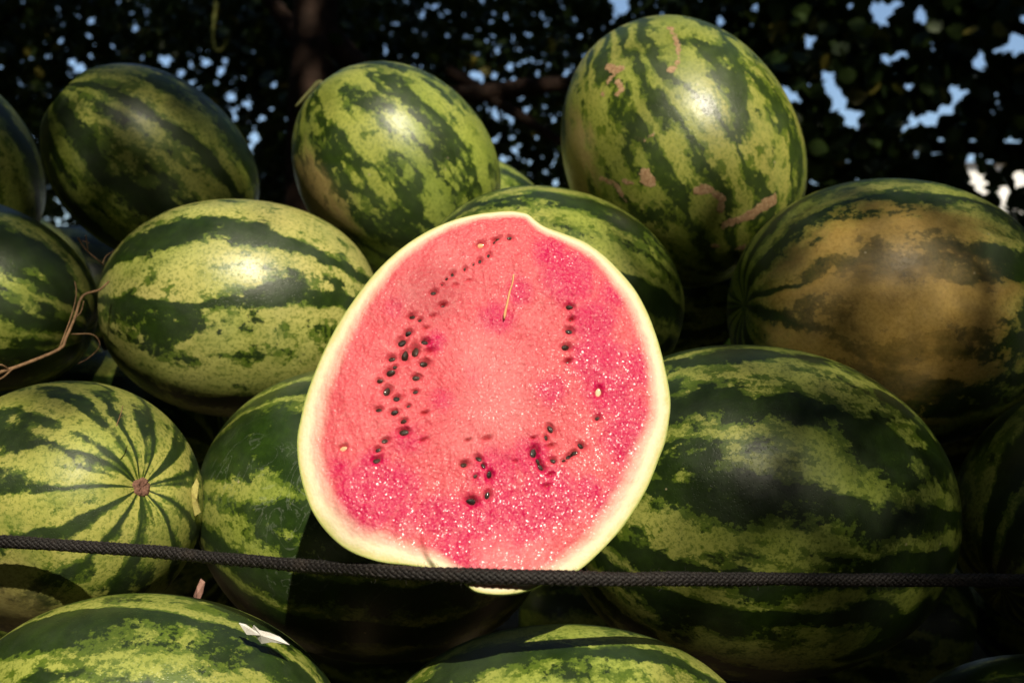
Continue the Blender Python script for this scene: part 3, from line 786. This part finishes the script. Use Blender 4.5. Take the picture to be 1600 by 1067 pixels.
def crown_points(rs, n_, c, rad, clumps=60, spread=.22):
    """leaf positions gathered in clumps inside a lumpy ellipsoid"""
    cc_ = rs.normal(size=(clumps, 3)); cc_ /= np.linalg.norm(cc_, axis=1)[:, None]; cc_ *= rs.uniform(.15, 1.0, (clumps, 1)) ** .45
    p = cc_[rs.integers(0, clumps, n_)] + rs.normal(size=(n_, 3)) * spread
    return np.array(c) + p * np.array(rad)
def make_tree(name, label, trunk, limbs, crown_pos, leaf, mat, seed, nleaf_objs=0, group='trees behind the melon pile'):
    root = empty(name, trunk[0][0]); o0 = Vector(trunk[0][0])
    tag(root, label, 'tree', group)
    V, Q = tube(smooth_path([Vector(p) - o0 for p, r in trunk], 6), list(np.interp(np.linspace(0, 1, (len(trunk) - 1) * 6 + 1), np.linspace(0, 1, len(trunk)), [r for p, r in trunk])), 14)
    tr = link('trunk', mesh_py('trunk', V, Q), bark, root)
    for lb in limbs:
        V, Q = tube(smooth_path([Vector(p) - o0 for p, r in lb], 6), list(np.interp(np.linspace(0, 1, (len(lb) - 1) * 6 + 1), np.linspace(0, 1, len(lb)), [r for p, r in lb])), 9)
        link('limb', mesh_py('limb', V, Q), bark, root)
    pos = np.asarray(crown_pos)
    uv = project(pos)
    show = (uv[:, 0] > 0) & (uv[:, 0] < 1600) & (uv[:, 1] > 0) & (uv[:, 1] < 340) & (pos[:, 1] > .5)
    sel = np.where(show)[0]
    sel = sel[np.argsort(pos[sel, 1])][:nleaf_objs]
    rest = np.ones(len(pos), bool); rest[sel] = False
    V, Fc = leaf_cloud(pos[rest] - np.array(o0), leaf, seed, simple=nleaf_objs == 0)
    cr = link('crown', mesh_np('crown', V, Fc, False), mat, root); tag(cr, kind='stuff')
    if len(sel):
        metas = []
        for k in range(4):
            v, f = leaf_cloud(np.zeros((1, 3)), leaf, seed + 40 + k); m_ = mesh_np('leaf', v, f, False); m_.materials.append(mat); metas.append(m_)
        rs = random.Random(seed)
        for i in sel:
            l = bpy.data.objects.new('leaf', metas[rs.randrange(4)]); col.objects.link(l); l.parent = cr
            l.location = Vector(pos[i]) - o0; l.rotation_euler = (rs.uniform(-.6, .6), rs.uniform(-.6, .6), rs.uniform(0, 6.28))
    return root

leafR = leaf_mat('round_leaf', (.020, .040, .010), (.050, .085, .018), .05)
leafL = leaf_mat('small_leaf', (.022, .042, .012), (.055, .085, .022), .04)
leafC = leaf_mat('dense_leaf', (.018, .034, .010), (.040, .065, .016), .02)
rs = np.random.default_rng(7)
def box_points(n_, u0, u1, v0, v1, d0, d1, clump=.16):
    """clumped leaf positions through a slab of crown that stretches over this part of the view"""
    nc = max(8, n_ // 26)
    d = rs.uniform(d0, d1, nc); u = rs.uniform(u0, u1, nc); v = rs.uniform(v0, v1, nc)
    c = np.stack([(u - CU) / F * d, d, -(v - CV) / F * d], -1)
    return c[rs.integers(0, nc, n_)] + rs.normal(size=(n_, 3)) * clump
def P3(u, v, d): return tuple(px(u, v, d))
def GP(u, d): p = px(u, 533, d); return (p.x, p.y, GZ - .05)

# right: round-leaved tree
pos = np.vstack([box_points(5600, 1080, 2300, -900, 420, 4.6, 6.2, .17), box_points(5200, 1150, 1750, -60, 330, 4.7, 6.0, .14)])
pos = pos[(pos[:, 2] > -.1)]; pos = pos[open_gaps(pos, .095)]
make_tree('round_leaved_tree', 'tree with rounded leaves and blue sky between them, behind the right side of the pile',
          [(GP(1900, 5.6), .16), (P3(1890, 350, 5.6), .13), (P3(1850, -100, 5.5), .11), (P3(1800, -700, 5.5), .07)],
          [[(P3(1880, 300, 5.6), .06), (P3(1650, 240, 5.5), .04), (P3(1340, 228, 5.4), .022), (P3(1230, 232, 5.3), .012)],
           [(P3(1870, 100, 5.6), .06), (P3(1640, 60, 5.4), .035), (P3(1450, -20, 5.3), .02), (P3(1300, -100, 5.3), .01)],
           [(P3(1850, -150, 5.5), .05), (P3(1550, -300, 5.4), .03), (P3(1300, -420, 5.4), .015)]], pos, .095, leafR, 100, 300)
# middle: dense tree with a reddish trunk
pos = np.vstack([box_points(5200, 380, 1250, -900, 380, 4.8, 6.6, .20), box_points(9000, 430, 1200, -60, 330, 5.2, 6.8, .16)])
pos = pos[pos[:, 2] > .1]; pos = pos[open_gaps(pos, .075)]
make_tree('dense_tree', 'dense dark tree with a reddish brown trunk behind the middle of the pile',
          [(GP(480, 4.9), .13), (P3(485, 250, 4.9), .105), (P3(492, 60, 4.9), .098), (P3(500, -200, 4.95), .09), (P3(530, -800, 5.1), .05)],
          [[(P3(495, 40, 4.9), .06), (P3(620, 150, 4.85), .045), (P3(740, 148, 4.75), .042), (P3(880, 132, 4.7), .034), (P3(1010, 150, 4.8), .02)],
           [(P3(700, 110, 4.8), .03), (P3(810, 180, 4.7), .024), (P3(880, 225, 4.7), .015)],
           [(P3(500, -150, 4.9), .06), (P3(700, -260, 5), .04), (P3(950, -300, 5.1), .02)], [(P3(490, 90, 4.9), .05), (P3(400, -30, 5), .03), (P3(300, -160, 5.2), .015)]], pos, .075, leafC, 200, 200)
# left: small-leaved tree
pos = np.vstack([box_points(9000, -500, 560, -900, 420, 6.0, 7.8, .22), box_points(17000, -60, 560, -60, 340, 6.0, 7.6, .17)])
pos = pos[pos[:, 2] > -.1]; pos = pos[open_gaps(pos, .062)]
make_tree('small_leaved_tree', 'small-leaved tree with specks of sky between its leaves behind the left side of the pile',
          [(GP(-120, 6.6), .17), (P3(-110, 200, 6.6), .14), (P3(-60, -300, 6.7), .10), (P3(0, -800, 6.8), .06)],
          [[(P3(-100, 100, 6.6), .05), (P3(80, 0, 6.6), .035), (P3(300, -60, 6.7), .015)], [(P3(-100, 250, 6.6), .05), (P3(60, 190, 6.7), .03), (P3(230, 150, 6.8), .012)]], pos, .062, leafL, 300, 200)
# pale hanging catkin at the top left
cat_m = plain('catkin', (.12, .15, .035), (.20, .20, .05), 60, .7, .5, .004)
def catkin_parts():
    p = smooth_path([P3(338, -60, 4.6), P3(338, 0, 4.6), P3(333, 50, 4.6), P3(335, 74, 4.6), P3(344, 80, 4.6), P3(354, 66, 4.6), P3(358, 50, 4.6)], 8)
    return tube(p, [.008 + .004 * math.sin(i * 2.2) for i in range(len(p))], 8)
tag(link('hanging_tendril', mesh_py('hanging_tendril', *catkin_parts()), cat_m), 'yellow-green hooked tendril hanging from the trees at the top left', 'tendril')

# shade tree: added unseen behind the camera, leaves set to shape the melons' shade
S_ = SUN.cross(Vector((0, 0, 1))).normalized() * -1.0
if S_.x < 0: S_ = -S_
T_ = SUN.cross(S_).normalized()
if T_.z < 0: T_ = -T_
CTRL = [ # u, v, depth, shade 0..1
 (800,400,.93,0),(600,550,.88,0),(1000,480,.9,0),(520,750,.86,0),(800,880,.84,0),(1000,780,.87,0),(480,620,.88,0),(1040,600,.89,0),(700,640,.88,0),(900,650,.88,0),
 (200,450,1.33,.2),(180,540,1.33,.3),(370,360,1.33,0),(480,420,1.3,0),(300,600,1.32,.05),(560,480,1.35,0),(300,480,1.3,0),(420,560,1.3,0),
 (60,350,1.42,.72),(20,430,1.37,.2),(100,430,1.4,.6),(60,520,1.38,.55),(-100,450,1.4,.6),
 (100,600,1.10,.75),(220,610,1.1,.5),(60,660,1.06,.1),(100,760,1.03,0),(233,757,1.06,0),(280,640,1.1,.3),(60,850,1.03,0),(60,960,1.06,.2),(200,880,1.03,0),(-60,760,1.05,.2),
 (350,700,1.16,.15),(400,800,1.12,0),(480,930,1.12,0),(430,620,1.15,.2),(650,1000,1.15,.35),(330,880,1.15,.1),
 (100,1020,.97,.1),(300,980,.97,0),(450,1030,.97,.2),(0,1000,1.0,.3),
 (750,1020,.9,.2),(900,1010,.9,.2),(1050,1030,.9,.5),
 (1060,620,1.1,.3),(1150,620,1.08,.4),(1220,575,1.1,.6),(1260,690,1.06,.70),(1400,700,1.08,.72),(1120,730,1.06,.68),(1200,850,1.05,.72),(1060,800,1.1,.7),(1000,900,1.1,.85),(1250,780,1.05,.68),(1350,850,1.06,.72),(1100,950,1.06,.88),(1400,900,1.08,.85),(1300,1000,1.1,.9),(1120,570,1.12,.55),(1450,800,1.1,.75),
 (1250,330,1.35,.5),(1400,320,1.35,.5),(1250,450,1.28,.5),(1400,400,1.26,.45),(1550,450,1.3,.55),(1300,560,1.27,.6),(1450,540,1.27,.58),(1500,620,1.3,.85),(1600,350,1.35,.7),(1170,450,1.38,.7),(1330,480,1.26,.5),
 (1550,700,1.2,.88),(1580,900,1.2,.92),(1700,800,1.2,.95),(1500,1060,1.15,.95),
 (720,320,1.4,.1),(850,310,1.4,.1),(950,350,1.37,.15),(1000,420,1.34,.5),(1045,480,1.36,.85),(1080,480,1.4,1),
 (950,150,1.5,.1),(1100,180,1.45,0),(1210,200,1.5,0),(1050,290,1.45,.05),(895,250,1.55,.3),(1150,320,1.48,.1),(1000,370,1.48,.75),(1100,400,1.5,.9),(960,60,1.58,.15),(1050,45,1.58,.05),(1150,90,1.55,.1),
 (560,180,1.57,.05),(650,260,1.52,0),(560,300,1.55,0),(740,230,1.57,0),(468,250,1.63,.3),(600,135,1.6,.4),(680,350,1.55,.05),(600,390,1.56,.1),(810,270,1.9,.1),
 (150,200,1.6,.62),(250,250,1.56,.60),(330,200,1.62,.75),(200,330,1.58,.68),(360,300,1.62,.85),(90,250,1.6,.68),(0,200,1.65,.75),(-100,300,1.65,.8)]
CP = np.array([tuple(px(u, v, d)) for u, v, d, k in CTRL]); CK = np.array([c[3] for c in CTRL])
g_ = [(u, v) for u in range(480, 1060, 45) for v in range(345, 935, 45) if np.linalg.norm((RIM - CEN), axis=1)[np.argmin(np.abs(np.arctan2(RIM[:, 1] - CEN[1], RIM[:, 0] - CEN[0]) - math.atan2(v - CEN[1], u - CEN[0])))] > math.hypot(u - CEN[0], v - CEN[1])]
CP = np.vstack([CP, on_face(np.array(g_))]); CK = np.concatenate([CK, np.zeros(len(g_))])
cs, ct = CP @ np.array(S_), CP @ np.array(T_)
rs = np.random.default_rng(21)
def shade_at(s, t):
    o = np.ones(len(s))
    for i0 in range(0, len(s), 20000):
        d = (s[i0:i0 + 20000, None] - cs[None]) ** 2 + (t[i0:i0 + 20000, None] - ct[None]) ** 2
        wgt = 1 / (d + .0012) ** 2
        k = (wgt * CK[None]).sum(1) / wgt.sum(1)
        far = np.clip((np.sqrt(d.min(1)) - .13) / .10, 0, 1)
        o[i0:i0 + 20000] = k * (1 - far) + 1.0 * far
    return o
def shade_leaves(n_, s0, s1, t0, t1, l0, l1, area, density_all):
    s, t = rs.uniform(s0, s1, n_), rs.uniform(t0, t1, n_)
    k = shade_at(s, t)
    tau = -np.log(np.clip(1 - k, .02, 1)) * (1 + .9 * k)                     # wanted optical depth
    if area > .005: tau = np.minimum(tau, 3.3)
    dens = n_ / ((s1 - s0) * (t1 - t0)) * area
    keep = rs.uniform(0, 1, n_) < tau / dens
    l = rs.uniform(l0, l1, n_)
    p = s[:, None] * np.array(S_) + t[:, None] * np.array(T_) + l[:, None] * np.array(SUN)
    return p[keep]
# small leaves added only to shade round the gap, larger ones for the crown
near_p = shade_leaves(190000, -1.6, 1.6, -.9, 1.9, 4.6, 6.4, .00027, 0)
far_p = shade_leaves(40000, -5.5, 5.5, -1.6, 8.5, 4.8, 7.5, .0085, 0)
leafS = leaf_mat('shade_leaf', (.022, .042, .012), (.050, .080, .020), .02)
fs, ft = far_p @ np.array(S_), far_p @ np.array(T_)
far_p = far_p[(far_p[:, 2] > 1.2) & ~((np.abs(fs) < 1.6) & (ft > -.9) & (ft < 1.9))]
tb = (3.6, -4.6, GZ - .05)
shade = make_tree('added_shade_tree', 'spreading tree added unseen behind the photographer to cast the shade round the melons',
    [(tb, .22), ((3.5, -4.5, 1.2), .19), ((3.1, -4.2, 2.6), .16), ((2.6, -3.6, 4.0), .12), ((2.2, -2.6, 5.6), .07)],
    [[((3.2, -4.2, 2.4), .09), ((2.4, -4.1, 2.9), .06), ((1.8, -3.6, 3.2), .03)], [((2.6, -3.4, 4.3), .08), ((1.6, -2.4, 6.6), .05), ((-1.2, -2.2, 7.4), .03)],
     [((2.5, -3.2, 4.6), .08), ((2.3, -1.6, 6.4), .05), ((.4, -.6, 7.2), .03)], [((2.4, -3.2, 4.6), .08), ((3.0, -1.0, 6.0), .05), ((3.0, .6, 7.2), .02)]],
    far_p, .15, leafS, 400, 0, None)
V, Fc = leaf_cloud(near_p - np.array(tb), .036, 500, simple=True)
tag(link('added_shade_leaves', mesh_np('added_shade_leaves', V, Fc, False), leafS, shade), kind='stuff')  # unseen leaf cloud added to dapple the melons with shade

# trees added out of view round the pile to cut down sky light
rs = np.random.default_rng(33)
for k, (x, y, rx, rz, lab) in enumerate([(-5.2, 1.2, 2.3, 3.2, 'bushy tree added unseen left of the pile to block sky light'), (-5.0, -4.6, 2.6, 3.4, 'bushy tree added unseen far behind the photographer to the left to block sky light'),
                                (5.4, 1.0, 2.4, 3.4, 'bushy tree added unseen right of the pile to block sky light'), (6.2, -3.6, 2.6, 3.4, 'bushy tree added unseen behind the photographer to the right to block sky light'),
                                (.6, -7.8, 3.6, 2.2, 'low bushy tree added unseen straight behind the photographer to block sky light'), (-5.6, 5.2, 2.6, 3.6, 'bushy tree added unseen beyond the left end of the pile to block sky light'), (6.4, 5.4, 2.4, 3.6, 'bushy tree added unseen beyond the right end of the pile to block sky light'), (-2.8, -7.0, 2.4, 2.6, 'bushy tree added unseen behind the photographer, left of the low one, to block sky light'), (-.5, 4.2, 4.6, 1.4, 'high spreading tree added unseen over the pile to block sky light')]):
    top = y == 4.2
    zc = 6.2 if top else GZ + rz * .95
    p = crown_points(rs, 6500 if not top else 9000, (x, y - (2.6 if top else 0), zc), (rx, rx * (1 if not top else .8), rz if not top else 1.2), 120, .2)
    tx = x if not top else -3.4
    make_tree('added_screen_tree', lab, [((tx, y, GZ - .05), .16), ((tx + .1, y, 1.2), .13), ((tx + .3, y - .2, zc + .2), .06)],
              [[((tx + .1, y, 1.5), .05), ((tx + .2 * rx, y, zc), .03), ((x + .5 * rx, y, zc + .4), .015)]], p[p[:, 2] > GZ + .1], .17 if top else .34, leafS, 600 + k, 0, 'unseen trees added around the pile to block sky light')

# ------------------------------------------------------------------ pale house glimpsed at the right through the leaves
hp = px(1640, 533, 26)
house = empty('house', (hp.x, hp.y, GZ))
tag(house, 'white house wall glimpsed between the leaves at the right edge', 'house')
def boxm(name, x0, x1, y0, y1, z0, z1, mat, parent):
    V = [(x, y, z) for z in (z0, z1) for y in (y0, y1) for x in (x0, x1)]
    Q = [(0, 2, 3, 1), (4, 5, 7, 6), (0, 1, 5, 4), (2, 6, 7, 3), (0, 4, 6, 2), (1, 3, 7, 5)]
    return link(name, mesh_py(name, V, Q, False), mat, parent)
wall_m = plain('white_plaster', (.80, .79, .76), (.72, .70, .66), 3, .9, .2, .01)
boxm('wall', -2.0, 6.5, 0, 5, 0, 4.6, wall_m, house)
roof_m = plain('roof_tiles', (.22, .10, .06), (.16, .08, .05), 6, .9, .4, .02)
V = [(-2.2, -.2, 4.6), (6.7, -.2, 4.6), (6.7, 5.2, 4.6), (-2.2, 5.2, 4.6), (-2.2, 2.5, 5.0), (6.7, 2.5, 5.0)]
link('roof', mesh_py('roof', V, [(0, 1, 5, 4), (2, 3, 4, 5), (0, 4, 3), (1, 2, 5), (3, 2, 1, 0)], False), roof_m, house)
glass_m = plain('window_glass', (.03, .04, .05), (.05, .06, .07), 2, .1, .0, .01, .6)
for x in (1.2, 4.2):
    f_ = boxm('window', x - .6, x + .6, -.05, .02, 1.4, 3.0, wall_m, house)
    boxm('pane', x - .52, x + .52, -.07, -.052, 1.48, 2.92, glass_m, f_)
